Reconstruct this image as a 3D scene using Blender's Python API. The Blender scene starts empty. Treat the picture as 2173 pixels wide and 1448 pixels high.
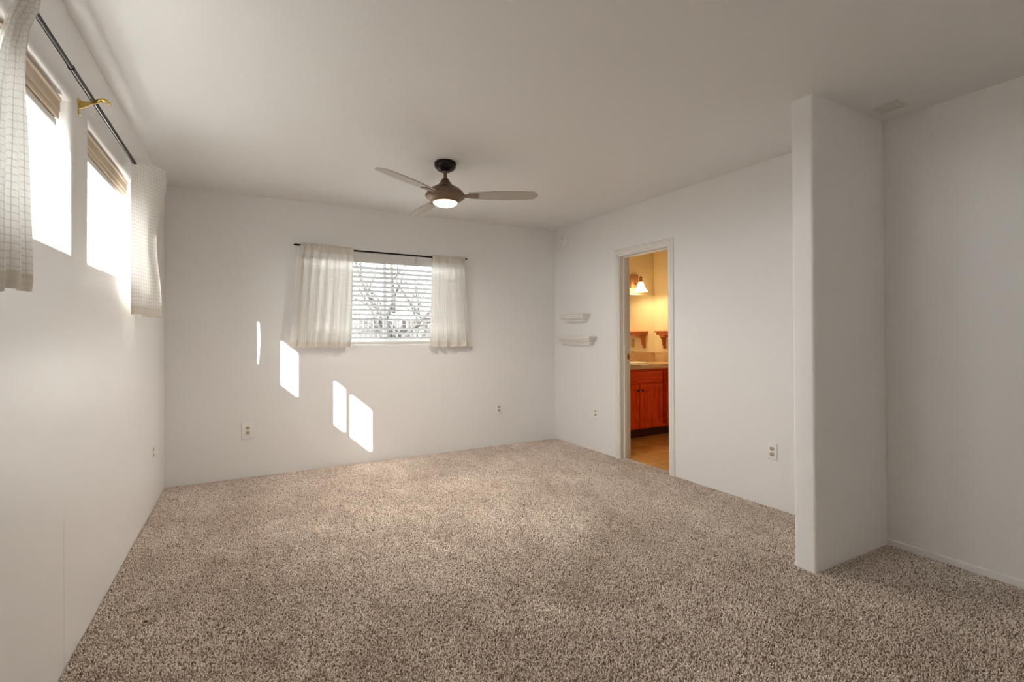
import bpy, bmesh, math, random
from mathutils import Vector, Matrix
random.seed(7)
S = bpy.context.scene
C = S.collection

# ---------------------------------------------------------------- camera
cd = bpy.data.cameras.new('camera'); cam = bpy.data.objects.new('camera', cd); C.objects.link(cam)
cd.sensor_width = 36.0; cd.sensor_fit = 'HORIZONTAL'
cd.lens = 1020.68 * 36 / 2173
cd.shift_x = 7.52 / 2173; cd.shift_y = -19.14 / 2173
cd.clip_start = 0.02; cd.clip_end = 200
R_ = Vector((0.87993356, -0.47507375, -0.00467469)); U_ = Vector((0.00103345, -0.00792546, 0.99996806)); F_ = Vector((0.47509563, 0.87991029, 0.00648291))
cam.matrix_world = Matrix(((R_.x, U_.x, -F_.x, 0.5972), (R_.y, U_.y, -F_.y, -4.7239), (R_.z, U_.z, -F_.z, 1.2163), (0, 0, 0, 1)))
S.camera = cam

# ---------------------------------------------------------------- view, world, sun
S.view_settings.view_transform = 'Standard'; S.view_settings.look = 'None'
S.view_settings.gamma = 1.0; S.view_settings.use_curve_mapping = False
S.view_settings.exposure = 1.85
S.cycles.max_bounces = 16; S.cycles.diffuse_bounces = 9; S.cycles.transparent_max_bounces = 16
w = bpy.data.worlds.new('sky'); S.world = w; w.use_nodes = True
bgn = w.node_tree.nodes['Background']
bgn.inputs[0].default_value = (0.98, 0.985, 1.0, 1); bgn.inputs[1].default_value = 5.5
SUN = 22.0
sl = bpy.data.lights.new('sun', 'SUN'); so = bpy.data.objects.new('sun', sl); C.objects.link(so)
sl.energy = SUN; sl.angle = math.radians(0.6); sl.color = (1.0, 0.96, 0.91)
so.rotation_euler = Vector((0.571, 1.0, -0.497)).to_track_quat('-Z', 'Y').to_euler()
so.location = (-3, -6, 5)

def portal(name, loc, rot, sx, sy):
    l = bpy.data.lights.new(name, 'AREA'); l.shape = 'RECTANGLE'; l.size = sx; l.size_y = sy
    l.cycles.is_portal = True
    o = bpy.data.objects.new(name, l); C.objects.link(o); o.location = loc; o.rotation_euler = rot
P2 = math.pi / 2
portal('sky_portal', (-.20, -2.76, 1.83), (0, -P2, 0), .6, .94)
portal('sky_portal', (-.20, -1.62, 1.83), (0, -P2, 0), .6, .94)
portal('sky_portal', (1.80, .22, 1.58), (-P2, 0, 0), 1.50, .94)

# ---------------------------------------------------------------- materials
def mat(name, color=(.8, .8, .8), rough=.5, metal=0., spec=.5, **kw):
    m = bpy.data.materials.new(name); m.use_nodes = True
    b = m.node_tree.nodes['Principled BSDF']
    b.inputs['Base Color'].default_value = (*color, 1); b.inputs['Roughness'].default_value = rough
    b.inputs['Metallic'].default_value = metal; b.inputs['Specular IOR Level'].default_value = spec
    for k, v in kw.items():
        b.inputs[k.replace('_', ' ')].default_value = v
    m.diffuse_color = (*color, 1)
    return m
class NT:
    def __init__(s, m): s.m = m; s.t = m.node_tree; s.b = s.t.nodes['Principled BSDF']; s.out = s.t.nodes['Material Output']
    def n(s, typ, **kw):
        x = s.t.nodes.new(typ)
        for k, v in kw.items():
            if k.startswith('i_'):
                key = k[2:]; key = int(key) if key.isdigit() else key.replace('_', ' ')
                x.inputs[key].default_value = v
            else: setattr(x, k, v)
        return x
    def l(s, a, b): s.t.links.new(a, b)
    def math(s, op, a, b=None, c=None):
        x = s.n('ShaderNodeMath', operation=op)
        for i, v in enumerate((a, b, c)):
            if v is None: continue
            if isinstance(v, (int, float)): x.inputs[i].default_value = v
            else: s.l(v, x.inputs[i])
        return x.outputs[0]
    def ramp(s, fac, stops):
        r = s.n('ShaderNodeValToRGB'); e = r.color_ramp.elements
        while len(e) < len(stops): e.new(.5)
        for i, (p, c) in enumerate(stops): e[i].position = p; e[i].color = (*c, 1)
        s.l(fac, r.inputs[0]); return r.outputs[0]
    def mix(s, fac, a, b, typ='MIX'):
        x = s.n('ShaderNodeMixRGB', blend_type=typ)
        for i, v in ((0, fac), (1, a), (2, b)):
            if isinstance(v, (int, float)): x.inputs[i].default_value = v
            elif isinstance(v, tuple): x.inputs[i].default_value = (*v, 1)
            else: s.l(v, x.inputs[i])
        return x.outputs[0]
    def noise(s, scale, detail=4, rough=.55, vec=None, dist=0.):
        x = s.n('ShaderNodeTexNoise'); x.inputs['Scale'].default_value = scale; x.inputs['Detail'].default_value = detail
        x.inputs['Roughness'].default_value = rough; x.inputs['Distortion'].default_value = dist
        if vec is None: vec = s.n('ShaderNodeTexCoord').outputs['Object']
        s.l(vec, x.inputs['Vector']); return x.outputs['Fac']
    def bump(s, h, strength=.3, dist=.002):
        x = s.n('ShaderNodeBump'); x.inputs['Strength'].default_value = strength; x.inputs['Distance'].default_value = dist
        s.l(h, x.inputs['Height']); s.l(x.outputs[0], s.b.inputs['Normal']); return x

def wall_mat(name, col, rough=.5, tex=.25, spec=.4, seam=None, crack=None):
    m = mat(name, col, rough, 0, spec); t = NT(m)
    tc = t.n('ShaderNodeTexCoord').outputs['Object']
    n1 = t.noise(90, 3, .5, tc); n2 = t.noise(1.3, 2, .5, tc)
    c = t.mix(t.math('MULTIPLY', n2, .10), col, tuple(x * .86 for x in col))
    h = t.math('MULTIPLY', n1, 1.0)
    sp = t.n('ShaderNodeSeparateXYZ'); t.l(tc, sp.inputs[0])
    if seam is not None:       # drywall tape joint: shallow step across the wall
        st = t.n('ShaderNodeMapRange', interpolation_type='SMOOTHSTEP'); st.inputs[1].default_value = seam - .004; st.inputs[2].default_value = seam + .004
        t.l(sp.outputs[2], st.inputs[0])
        fade = t.n('ShaderNodeMapRange'); fade.inputs[1].default_value = .95; fade.inputs[2].default_value = .2; t.l(sp.outputs[0], fade.inputs[0])
        h = t.math('ADD', h, t.math('MULTIPLY', t.math('MULTIPLY', st.outputs[0], fade.outputs[0]), 3.0))
    if crack is not None:      # hairline crack in the panel joint, low on the wall
        wob = t.math('MULTIPLY', t.math('SUBTRACT', t.noise(2.0, 3, .5, tc), .5), .03)
        d = t.math('ABSOLUTE', t.math('SUBTRACT', t.math('ADD', sp.outputs[1], wob), crack))
        k = t.math('MULTIPLY', t.math('LESS_THAN', d, .0011), t.math('LESS_THAN', sp.outputs[2], .55))
        c = t.mix(t.math('MULTIPLY', k, .65), c, (.12, .09, .07))
    t.l(c, t.b.inputs['Base Color'])
    t.bump(h, tex, .0012)
    return m
WALL = (.805, .80, .795)
M = {}
M['wall'] = wall_mat('wall_paint', WALL)
M['wall_back'] = wall_mat('back_wall_paint', WALL, seam=1.222)
M['wall_left'] = wall_mat('left_wall_paint', WALL, rough=.36, spec=.5, crack=-2.388)
M['ceil'] = wall_mat('ceiling_paint', (.80, .795, .785), .7, .2, .3)
M['cream'] = wall_mat('cream_paint', (.84, .72, .50), .5, .2)
M['white_trim'] = mat('white_trim_paint', (.76, .74, .70), .35)
M['vinyl'] = mat('white_vinyl', (.55, .56, .57), .3)
M['plate'] = mat('white_plate_plastic', (.82, .81, .79), .3)
M['ivory'] = mat('ivory_plastic', (.50, .44, .30), .35)
M['tan_plate'] = mat('tan_plate_plastic', (.55, .38, .20), .4)
M['slot'] = mat('dark_slot', (.04, .03, .02), .6)
M['black'] = mat('black_metal', (.012, .012, .014), .3, .6)
M['gunmetal'] = mat('gunmetal_rod', (.02, .02, .022), .28, .85)
M['brass'] = mat('brass', (.72, .52, .16), .25, 1.0)
M['bronze'] = mat('brushed_bronze', (.22, .155, .11), .34, .85)
M['copper'] = mat('brushed_copper', (.50, .25, .13), .4, .35)
M['darkbronze'] = mat('dark_bronze', (.018, .012, .010), .22, .5)
M['blade'] = mat('taupe_blade', (.46, .425, .385), .5)
M['blind'] = mat('white_slat', (.37, .37, .37), .4)
M['rail_white'] = mat('white_rail', (.72, .71, .69), .35)
M['cord'] = mat('cord', (.7, .7, .68), .7)
M['screw'] = mat('painted_screw', (.6, .58, .54), .4, .2)

def wood(name, c1, c2, axis='X', scale=9, rough=.35):
    m = mat(name, c1, rough, 0, .25); t = NT(m)
    tc = t.n('ShaderNodeTexCoord').outputs['Object']; mp = t.n('ShaderNodeMapping')
    sc = {'X': (.12, 1.5, 1.5), 'Z': (1.5, 1.5, .12), 'Y': (1.5, .12, 1.5)}[axis]
    mp.inputs['Scale'].default_value = sc; t.l(tc, mp.inputs[0])
    n = t.noise(scale * 4, 6, .62, mp.outputs[0], .6)
    c = t.ramp(n, [(.3, c2), (.62, c1)])
    t.l(c, t.b.inputs['Base Color']); t.bump(n, .15, .001)
    return m
M['oak_x'] = wood('oak_horizontal_grain', (.90, .095, .002), (.60, .030, .001), 'X')
M['oak_z'] = wood('oak_vertical_grain', (.92, .105, .002), (.66, .038, .001), 'Z')
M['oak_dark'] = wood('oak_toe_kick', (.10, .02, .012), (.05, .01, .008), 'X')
M['shelf_wood'] = wood('stained_shelf_wood', (.60, .21, .09), (.45, .13, .05), 'Y')
M['tan_wood'] = wood('tan_blind_wood', (.60, .49, .37), (.50, .40, .29), 'Y', 6, .4)

def glass_mat():
    m = bpy.data.materials.new('window_glass'); m.use_nodes = True; t = m.node_tree
    t.nodes.remove(t.nodes['Principled BSDF']); o = t.nodes['Material Output']
    a = t.nodes.new('ShaderNodeBsdfTransparent'); a.inputs[0].default_value = (.97, .98, .97, 1)
    g = t.nodes.new('ShaderNodeBsdfGlossy'); g.inputs['Roughness'].default_value = .01
    mx = t.nodes.new('ShaderNodeMixShader'); mx.inputs[0].default_value = .05; t.links.new(a.outputs[0], mx.inputs[1]); t.links.new(g.outputs[0], mx.inputs[2])
    t.links.new(mx.outputs[0], o.inputs[0]); return m
M['glass'] = glass_mat()
def emis(name, col, st, base=(.9, .85, .75)):
    m = mat(name, base, .4); b = m.node_tree.nodes['Principled BSDF']
    b.inputs['Emission Color'].default_value = (*col, 1); b.inputs['Emission Strength'].default_value = st; return m
M['lens'] = emis('frosted_lens_lit', (1.0, .78, .42), 1.6)
M['shade'] = emis('frosted_shade_lit', (1.0, .75, .38), 1.9)
M['mirror'] = mat('mirror_silver', (.93, .92, .88), .01, 1.0)
M['porcelain'] = mat('porcelain', (.85, .82, .74), .12)

# woven window-pane fabric; UV is in metres of cloth: u across, v up from the hem
def fabric(name, transl=.4, cell=.02, col=(.82, .80, .76), line=(.50, .48, .44), lw=.16, hem=.05, top=(9, 9)):
    m = bpy.data.materials.new(name); m.use_nodes = True; t = NT(m)
    uv = t.n('ShaderNodeUVMap').outputs[0]; sp = t.n('ShaderNodeSeparateXYZ'); t.l(uv, sp.inputs[0])
    wn = t.noise(60, 2, .5, uv)
    def tri(o):   # 0 on the line, 1 mid cell
        f = t.math('FRACT', t.math('ADD', t.math('DIVIDE', o, cell), t.math('MULTIPLY', wn, .12)))
        return t.math('MULTIPLY', t.math('SUBTRACT', .5, t.math('ABSOLUTE', t.math('SUBTRACT', f, .5))), 2.0)
    a = tri(sp.outputs[0]); b = tri(sp.outputs[1])
    mn = t.n('ShaderNodeMath', operation='SMOOTH_MIN'); mn.inputs[2].default_value = .5; t.l(a, mn.inputs[0]); t.l(b, mn.inputs[1])
    e = t.n('ShaderNodeMapRange', interpolation_type='SMOOTHSTEP'); e.inputs[1].default_value = lw * .4; e.inputs[2].default_value = lw * 1.8; t.l(mn.outputs[0], e.inputs[0])
    cellm = e.outputs[0]
    band = t.math('MAXIMUM', t.math('LESS_THAN', sp.outputs[1], hem), t.math('MULTIPLY', t.math('GREATER_THAN', sp.outputs[1], top[0]), t.math('LESS_THAN', sp.outputs[1], top[1])))
    c = t.mix(cellm, line, col)
    c = t.mix(t.math('MULTIPLY', band, .85), c, tuple(x * k_ for x, k_ in zip(col, (.84, .80, .74))))
    t.l(c, t.b.inputs['Base Color']); t.b.inputs['Roughness'].default_value = .9; t.b.inputs['Specular IOR Level'].default_value = .1
    tr = t.n('ShaderNodeBsdfTranslucent'); t.l(c, tr.inputs[0])
    fac = t.math('MULTIPLY', t.math('MULTIPLY_ADD', cellm, .25, .75), transl)
    fac = t.math('MULTIPLY', fac, t.math('MULTIPLY_ADD', band, -.8, 1.0))
    mx = t.n('ShaderNodeMixShader'); t.l(fac, mx.inputs[0]); t.l(t.b.outputs[0], mx.inputs[1]); t.l(tr.outputs[0], mx.inputs[2]); t.l(mx.outputs[0], t.out.inputs[0])
    thr = t.noise(900, 2, .6, uv)
    t.bump(t.math('ADD', mn.outputs[0], t.math('MULTIPLY', thr, .15)), .7, .0022)
    return m
M['sheer'] = fabric('sheer_grid_cloth', .42)
M['lined'] = fabric('lined_cloth', .046, cell=.0125)
M['waffle'] = fabric('waffle_cloth', .09, lw=.10, line=(.60, .585, .555), col=(.76, .745, .71))

def carpet():
    m = mat('carpet_pile', (.4, .33, .28), 1.0, 0, .05); t = NT(m)
    tc = t.n('ShaderNodeTexCoord').outputs['Object']
    n1 = t.noise(115, 3, .75, tc, .3)
    v = t.n('ShaderNodeTexVoronoi'); v.inputs['Scale'].default_value = 210; t.l(tc, v.inputs[0])
    n3 = t.noise(1.6, 3, .5, tc, .3)
    mp = t.n('ShaderNodeMapping'); mp.inputs['Scale'].default_value = (1, .35, 1); mp.inputs['Rotation'].default_value = (0, 0, .5); t.l(tc, mp.inputs[0])
    n4 = t.noise(9, 3, .6, mp.outputs[0], 1.2)
    c = t.ramp(n1, [(.37, (.075, .045, .030)), (.455, (.36, .275, .220)), (.60, (.74, .63, .55))])
    pv = t.ramp(n3, [(.30, (.82, .80, .78)), (.70, (1.0, 1.0, 1.0))])
    pv2 = t.ramp(n4, [(.3, (.90, .89, .88)), (.65, (1, 1, 1))])
    c = t.mix(1.0, c, pv, 'MULTIPLY'); c = t.mix(1.0, c, pv2, 'MULTIPLY')
    t.l(c, t.b.inputs['Base Color'])
    t.b.inputs['Sheen Weight'].default_value = .5; t.b.inputs['Sheen Roughness'].default_value = .5
    h = t.math('ADD', t.math('MULTIPLY', n1, 1.0), t.math('MULTIPLY', v.outputs['Distance'], -.5))
    t.bump(h, .9, .007)
    return m
M['carpet'] = carpet()

def tile(name, c1, c2, grout, size, off, axes, gw=.010, rough=.35, nz=3.0):
    m = mat(name, c1, rough); t = NT(m)
    tc = t.n('ShaderNodeTexCoord').outputs['Object']; sp = t.n('ShaderNodeSeparateXYZ'); t.l(tc, sp.inputs[0])
    ds = []
    for ax, o in zip(axes, off):
        f = t.math('FRACT', t.math('ADD', t.math('DIVIDE', t.math('SUBTRACT', sp.outputs[ax], o), size), 100.0))
        ds.append(t.math('SUBTRACT', .5, t.math('ABSOLUTE', t.math('SUBTRACT', f, .5))))
    d = ds[0] if len(ds) == 1 else t.math('MINIMUM', ds[0], ds[1])
    g = t.math('LESS_THAN', d, gw / size / 2)
    n = t.noise(nz, 5, .6, tc, 1.0); c = t.ramp(n, [(.35, c2), (.62, c1)])
    c = t.mix(g, c, grout); t.l(c, t.b.inputs['Base Color'])
    t.bump(t.math('SUBTRACT', t.math('MULTIPLY', n, .2), g), .4, .003)
    return m
M['floor_tile'] = tile('sandstone_floor_tile', (.56, .33, .10), (.42, .19, .05), (.68, .48, .24), .305, (4.145, -.755), (0, 1))
M['counter_tile'] = tile('cream_counter_tile', (.80, .66, .46), (.70, .54, .35), (.45, .32, .2), .108, (4.62, ), (0, ), .004, .2, 12)
M['splash_tile'] = tile('tan_splash_tile', (.66, .47, .29), (.54, .36, .21), (.5, .36, .22), .30, (5.395, -.125), (0, 1), .004, .25, 10)
M['bark'] = mat('grey_bark', (.006, .005, .004), .9)
M['fence'] = None
def fence_mat():
    m = mat('weathered_fence', (.14, .125, .11), .9); t = NT(m)
    tc = t.n('ShaderNodeTexCoord').outputs['Object']; sp = t.n('ShaderNodeSeparateXYZ'); t.l(tc, sp.inputs[0])
    wn = t.n('ShaderNodeTexWhiteNoise', noise_dimensions='1D'); t.l(t.math('FLOOR', t.math('DIVIDE', sp.outputs[0], .112)), wn.inputs['W'])
    c = t.ramp(wn.outputs[0], [(0., (.012, .011, .011)), (1., (.032, .030, .029))])
    t.l(c, t.b.inputs['Base Color']); return m
M['fence'] = fence_mat()
M['ground'] = mat('dry_ground', (.08, .072, .06), .95)
M['bounce_grey'] = mat('bounce_slab_grey', (.13, .127, .122), .9)  # surface of the added slab that bounces daylight
M['siding'] = mat('pale_siding', (.6, .58, .55), .8)
M['vent'] = mat('painted_vent_metal', (.70, .68, .64), .4)
M['knob'] = mat('dark_knob_metal', (.05, .025, .02), .3, .6)

# ---------------------------------------------------------------- geometry helpers
class MB:
    def __init__(s): s.bm = bmesh.new()
    def box(s, x0, x1, y0, y1, z0, z1, bev=0, seg=2):
        r = bmesh.ops.create_cube(s.bm, size=1.0)
        vs = r['verts']
        for v in vs:
            v.co = Vector(((x0 + x1) / 2 + v.co.x * (x1 - x0), (y0 + y1) / 2 + v.co.y * (y1 - y0), (z0 + z1) / 2 + v.co.z * (z1 - z0)))
        if bev:
            es = list({e for v in vs for e in v.link_edges})
            bmesh.ops.bevel(s.bm, geom=es, offset=bev, segments=seg, affect='EDGES', profile=.5)
        return s
    def prism(s, pts, h0, h1, f):
        """closed polygon pts (a,b) extruded from h0 to h1; f(a,b,h)->xyz"""
        A = [s.bm.verts.new(f(a, b, h0)) for a, b in pts]; B = [s.bm.verts.new(f(a, b, h1)) for a, b in pts]
        n = len(pts); s.bm.faces.new(A); s.bm.faces.new(B[::-1])
        for i in range(n): s.bm.faces.new((A[i], B[i], B[(i + 1) % n], A[(i + 1) % n]))
        return s
    def lathe(s, prof, c=(0, 0, 0), seg=40, sm=None, axis='Z'):
        rings = []
        for r, z in prof:
            ring = []
            if r < 1e-6: ring = [s.bm.verts.new(s._ax(c, 0, 0, z, axis))]
            else:
                for k in range(seg):
                    a = 2 * math.pi * k / seg; ring.append(s.bm.verts.new(s._ax(c, r * math.cos(a), r * math.sin(a), z, axis)))
            rings.append(ring)
        for a, b in zip(rings, rings[1:]):
            if len(a) == 1 and len(b) == 1: continue
            for k in range(seg):
                k2 = (k + 1) % seg
                if len(a) == 1: s.bm.faces.new((a[0], b[k], b[k2]))
                elif len(b) == 1: s.bm.faces.new((a[k], b[0], a[k2]))
                else: s.bm.faces.new((a[k], b[k], b[k2], a[k2]))
        return s
    def _ax(s, c, x, y, z, axis):
        if axis == 'Z': return (c[0] + x, c[1] + y, c[2] + z)
        if axis == 'X': return (c[0] + z, c[1] + x, c[2] + y)
        return (c[0] + x, c[1] + z, c[2] + y)
    def tube(s, pts, r, seg=12, cap=True):
        pts = [Vector(p) for p in pts]; n = len(pts)
        rr = r if isinstance(r, (list, tuple)) else [r] * n
        up = None; rings = []
        for i, p in enumerate(pts):
            d = (pts[min(i + 1, n - 1)] - pts[max(i - 1, 0)]).normalized()
            if up is None: up = Vector((0, 0, 1)) if abs(d.z) < .9 else Vector((1, 0, 0))
            x = d.cross(up).normalized(); up = x.cross(d).normalized()
            rings.append([s.bm.verts.new(p + (x * math.cos(2 * math.pi * k / seg) + up * math.sin(2 * math.pi * k / seg)) * rr[i]) for k in range(seg)])
        for a, b in zip(rings, rings[1:]):
            for k in range(seg): s.bm.faces.new((a[k], b[k], b[(k + 1) % seg], a[(k + 1) % seg]))
        if cap: s.bm.faces.new(rings[0][::-1]); s.bm.faces.new(rings[-1])
        return s
    def xf(s, m): bmesh.ops.transform(s.bm, matrix=m, verts=s.bm.verts); return s
    def build(s, name, m, parent=None, smooth=False, angle=None, recalc=True):
        if recalc: bmesh.ops.recalc_face_normals(s.bm, faces=s.bm.faces)
        me = bpy.data.meshes.new(name); s.bm.to_mesh(me); s.bm.free()
        for mm in (m if isinstance(m, list) else [m]): me.materials.append(mm)
        if smooth:
            for p in me.polygons: p.use_smooth = True
            if angle is not None:
                try: me.set_sharp_from_angle(angle=math.radians(angle))
                except Exception: pass
        o = bpy.data.objects.new(name, me); C.objects.link(o)
        if parent is not None: o.parent = parent
        return o
def empty(name, loc=(0, 0, 0), rz=0.):
    o = bpy.data.objects.new(name, None); o.empty_display_size = .1; C.objects.link(o); o.location = loc; o.rotation_euler = (0, 0, rz); return o
def tag(o, label=None, cat=None, group=None, kind=None):
    if label: o['label'] = label
    if cat: o['category'] = cat
    if group: o['group'] = group
    if kind: o['kind'] = kind
    return o
def struct(o, label=None):
    o['kind'] = 'structure'
    if label: o['label'] = label
    return o
def copy_tree(o, parent=None):
    c = o.copy(); C.objects.link(c); c.parent = parent
    for ch in [x for x in bpy.data.objects if x.parent == o]: copy_tree(ch, c)
    return c

H = 2.44
def WX(y): return 3.7689 - .01875 * y         # the right wall runs very slightly out of square
RZ = math.atan(.01875)                          # its rotation about z

def sheet(name, f, us, vs, holes, t, m, bev=.0, seg=4, mback=None, openb=()):
    """wall slab: f(u,v,n) maps to xyz, n=0 is the room side, n=t the far side; holes are (u0,u1,v0,v1)"""
    us = sorted(set(us) | {h[i] for h in holes for i in (0, 1)}); vs = sorted(set(vs) | {h[i] for h in holes for i in (2, 3)})
    bm = bmesh.new(); Fv = {}; Bv = {}
    for i, u in enumerate(us):
        for j, v in enumerate(vs): Fv[i, j] = bm.verts.new(f(u, v, 0)); Bv[i, j] = bm.verts.new(f(u, v, t))
    solid = {}
    for i in range(len(us) - 1):
        for j in range(len(vs) - 1):
            uc = (us[i] + us[i + 1]) / 2; vc = (vs[j] + vs[j + 1]) / 2
            solid[i, j] = not any(h[0] < uc < h[1] and h[2] < vc < h[3] for h in holes)
    fr = []
    for (i, j), ok in solid.items():
        if ok:
            bm.faces.new((Fv[i, j], Fv[i + 1, j], Fv[i + 1, j + 1], Fv[i, j + 1]))
            bf = bm.faces.new((Bv[i, j], Bv[i, j + 1], Bv[i + 1, j + 1], Bv[i + 1, j]))
            if mback: bf.material_index = 1
    def side(a, b, inner):
        bm.faces.new((Fv[a], Fv[b], Bv[b], Bv[a]))
        if inner:
            e = bm.edges.get((Fv[a], Fv[b])); 
            if e: fr.append(e)
    for (i, j), ok in solid.items():
        if not ok: continue
        for (di, dj), (a, b) in {(-1, 0): ((i, j), (i, j + 1)), (1, 0): ((i + 1, j), (i + 1, j + 1)), (0, -1): ((i, j), (i + 1, j)), (0, 1): ((i, j + 1), (i + 1, j + 1))}.items():
            nb = solid.get((i + di, j + dj))
            if nb is None: side(a, b, False)
            elif not nb: side(a, b, True)
    if bev and fr:
        bmesh.ops.bevel(bm, geom=fr, offset=bev, segments=seg, affect='EDGES', profile=.5, clamp_overlap=True)
    bmesh.ops.dissolve_degenerate(bm, dist=1e-5, edges=bm.edges)
    bmesh.ops.recalc_face_normals(bm, faces=bm.faces)
    me = bpy.data.meshes.new(name); bm.to_mesh(me); bm.free()
    me.materials.append(m)
    if mback: me.materials.append(mback)
    for p in me.polygons: p.use_smooth = True
    me.set_sharp_from_angle(angle=math.radians(40))
    o = bpy.data.objects.new(name, me); C.objects.link(o)
    return struct(o)

# ---------------------------------------------------------------- carpet pile (uncountable tufts)
def pile_mat():
    m = mat('carpet_yarn', (.5, .4, .33), 1.0, 0, .05); t = NT(m)
    oi = t.n('ShaderNodeObjectInfo'); geo = t.n('ShaderNodeNewGeometry').outputs['Position']
    n3 = t.noise(1.7, 3, .55, geo, .4)
    mp = t.n('ShaderNodeMapping'); mp.inputs['Scale'].default_value = (1, .4, 1); mp.inputs['Rotation'].default_value = (0, 0, .5); t.l(geo, mp.inputs[0])
    n4 = t.noise(7, 3, .6, mp.outputs[0], 1.0)
    c = t.ramp(oi.outputs['Random'], [(0, (.30, .22, .17)), (.15, (.56, .455, .38)), (.6, (.86, .755, .67)), (1, (.96, .88, .80))])
    c = t.mix(1.0, c, t.ramp(n3, [(.32, (.80, .77, .74)), (.68, (1, 1, 1))]), 'MULTIPLY')
    c = t.mix(1.0, c, t.ramp(n4, [(.32, (.86, .845, .83)), (.66, (1, 1, 1))]), 'MULTIPLY')
    t.l(c, t.b.inputs['Base Color']); t.b.inputs['Sheen Weight'].default_value = .2
    return m
def carpet_pile():
    pm = pile_mat()
    # three twisted tuft shapes, kept out of sight inside the slab, are what the pile repeats
    col = bpy.data.collections.new('tuft_shapes')
    rnd = random.Random(3)
    for q in range(3):
        mb = MB(); bx_, by_ = rnd.uniform(-.0022, .0022), rnd.uniform(-.0022, .0022); rings = []
        for z, rr in ((0, .0016), (.0045, .0026), (.0082, .0024), (.0102, .0012)):
            k = z / .0102; rings.append([mb.bm.verts.new((bx_ * k * k + rr * math.cos(a * 1.2566 + q), by_ * k * k + rr * math.sin(a * 1.2566 + q), z)) for a in range(5)])
        for a, b in zip(rings, rings[1:]):
            for k in range(5): mb.bm.faces.new((a[k], a[(k + 1) % 5], b[(k + 1) % 5], b[k]))
        mb.bm.faces.new(rings[-1])
        o = mb.build('tuft', pm, smooth=True); C.objects.unlink(o); col.objects.link(o)
    mb = MB(); mb.bm.faces.new([mb.bm.verts.new((x, y, -.006)) for x, y in ((.006, -4.6), (WX(-4.6) - .006, -4.6), (WX(-3.32) - .006, -3.321), (3.112, -3.321), (3.112, -3.198), (WX(-3.198) - .006, -3.198), (WX(-1.715) - .003, -1.715), (3.868, -1.71), (3.868, -1.107), (WX(-1.10) - .003, -1.10), (WX(0) - .006, -.006), (.006, -.006))])
    bmesh.ops.triangulate(mb.bm, faces=mb.bm.faces)
    o = mb.build('carpet_pile', pm)
    if sum(p.normal.z for p in o.data.polygons) < 0: o.data.flip_normals()
    tag(o, 'mottled beige and brown cut pile of the bedroom carpet', 'carpet', kind='stuff')
    g = bpy.data.node_groups.new('pile', 'GeometryNodeTree')
    g.interface.new_socket('Geometry', in_out='INPUT', socket_type='NodeSocketGeometry'); g.interface.new_socket('Geometry', in_out='OUTPUT', socket_type='NodeSocketGeometry')
    N = g.nodes; Lk = g.links
    gi = N.new('NodeGroupInput'); go = N.new('NodeGroupOutput')
    dp = N.new('GeometryNodeDistributePointsOnFaces'); dp.distribute_method = 'RANDOM'; dp.inputs['Density'].default_value = 36000
    ci = N.new('GeometryNodeCollectionInfo'); ci.inputs['Collection'].default_value = col; ci.inputs['Separate Children'].default_value = True; ci.inputs['Reset Children'].default_value = True
    ip = N.new('GeometryNodeInstanceOnPoints'); ip.inputs['Pick Instance'].default_value = True
    rv = N.new('FunctionNodeRandomValue'); rv.data_type = 'FLOAT_VECTOR'; rv.inputs[0].default_value = (-.45, -.45, 0); rv.inputs[1].default_value = (.45, .45, 6.28)
    rs = N.new('FunctionNodeRandomValue'); rs.data_type = 'FLOAT'; rs.inputs[2].default_value = .7; rs.inputs[3].default_value = 1.15
    Lk.new(gi.outputs[0], dp.inputs['Mesh']); Lk.new(dp.outputs['Points'], ip.inputs['Points']); Lk.new(ci.outputs[0], ip.inputs['Instance'])
    e2r = N.new('FunctionNodeEulerToRotation'); Lk.new(rv.outputs[0], e2r.inputs[0]); Lk.new(e2r.outputs[0], ip.inputs['Rotation']); Lk.new(rs.outputs[1], ip.inputs['Scale'])
    Lk.new(ip.outputs[0], go.inputs[0])
    md = o.modifiers.new('pile', 'NODES'); md.node_group = g
    return o

# ---------------------------------------------------------------- shell
YR = -6.6                                        # rear wall, behind the camera
W1 = (-3.22, -2.30, 1.538, 2.122); W2 = (-2.085, -1.185, 1.538, 2.122)
W4 = (-6.0, -4.9, .9, 2.1)                       # unused opening for an added light-giving window behind the camera
sheet('wall_left', lambda u, v, n: (-n, u, v), [YR - .1, .16], [-.02, H], [W1, W2], .18, M['wall_left'], .022, 5)
W3 = (1.07, 2.53, 1.125, 2.03)
sheet('wall_back', lambda u, v, n: (u, n, v), [0, 3.7689], [-.02, H], [W3], .16, M['wall_back'], .012, 4)
cx_, sx_ = math.cos(RZ), math.sin(RZ)
def RW(s, v, n):                                 # s along the wall towards the camera, n into the wall
    y = -s; return (WX(y) + n * cx_, y + n * sx_, v)
sheet('wall_right', RW, [-.16, 6.7], [-.02, H], [(1.095, 1.722, -.03, 1.992)], .115, M['wall'], 0, 1, M['cream'])
REAR = [(.7, 2.6, .9, 2.1)]  # opening added behind the camera to let fill light in
sheet('wall_rear', lambda u, v, n: (u, YR - n, v), [0, WX(YR)], [-.02, H], REAR, .12, M['wall'])
# floor, ceiling
mb = MB(); mb.prism([(0, YR), (WX(YR), YR), (WX(-1.72), -1.72), (3.875, -1.72), (3.875, -1.095), (WX(-1.095), -1.095), (WX(0), 0), (0, 0)], -.12, -.006, lambda a, b, h: (a, b, h))
fl = struct(mb.build('floor', M['carpet']))
carpet_pile()
mb = MB(); mb.box(-.18, 6.2, YR - .12, .2, H, H + .12); struct(mb.build('ceiling', M['ceil']))
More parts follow.
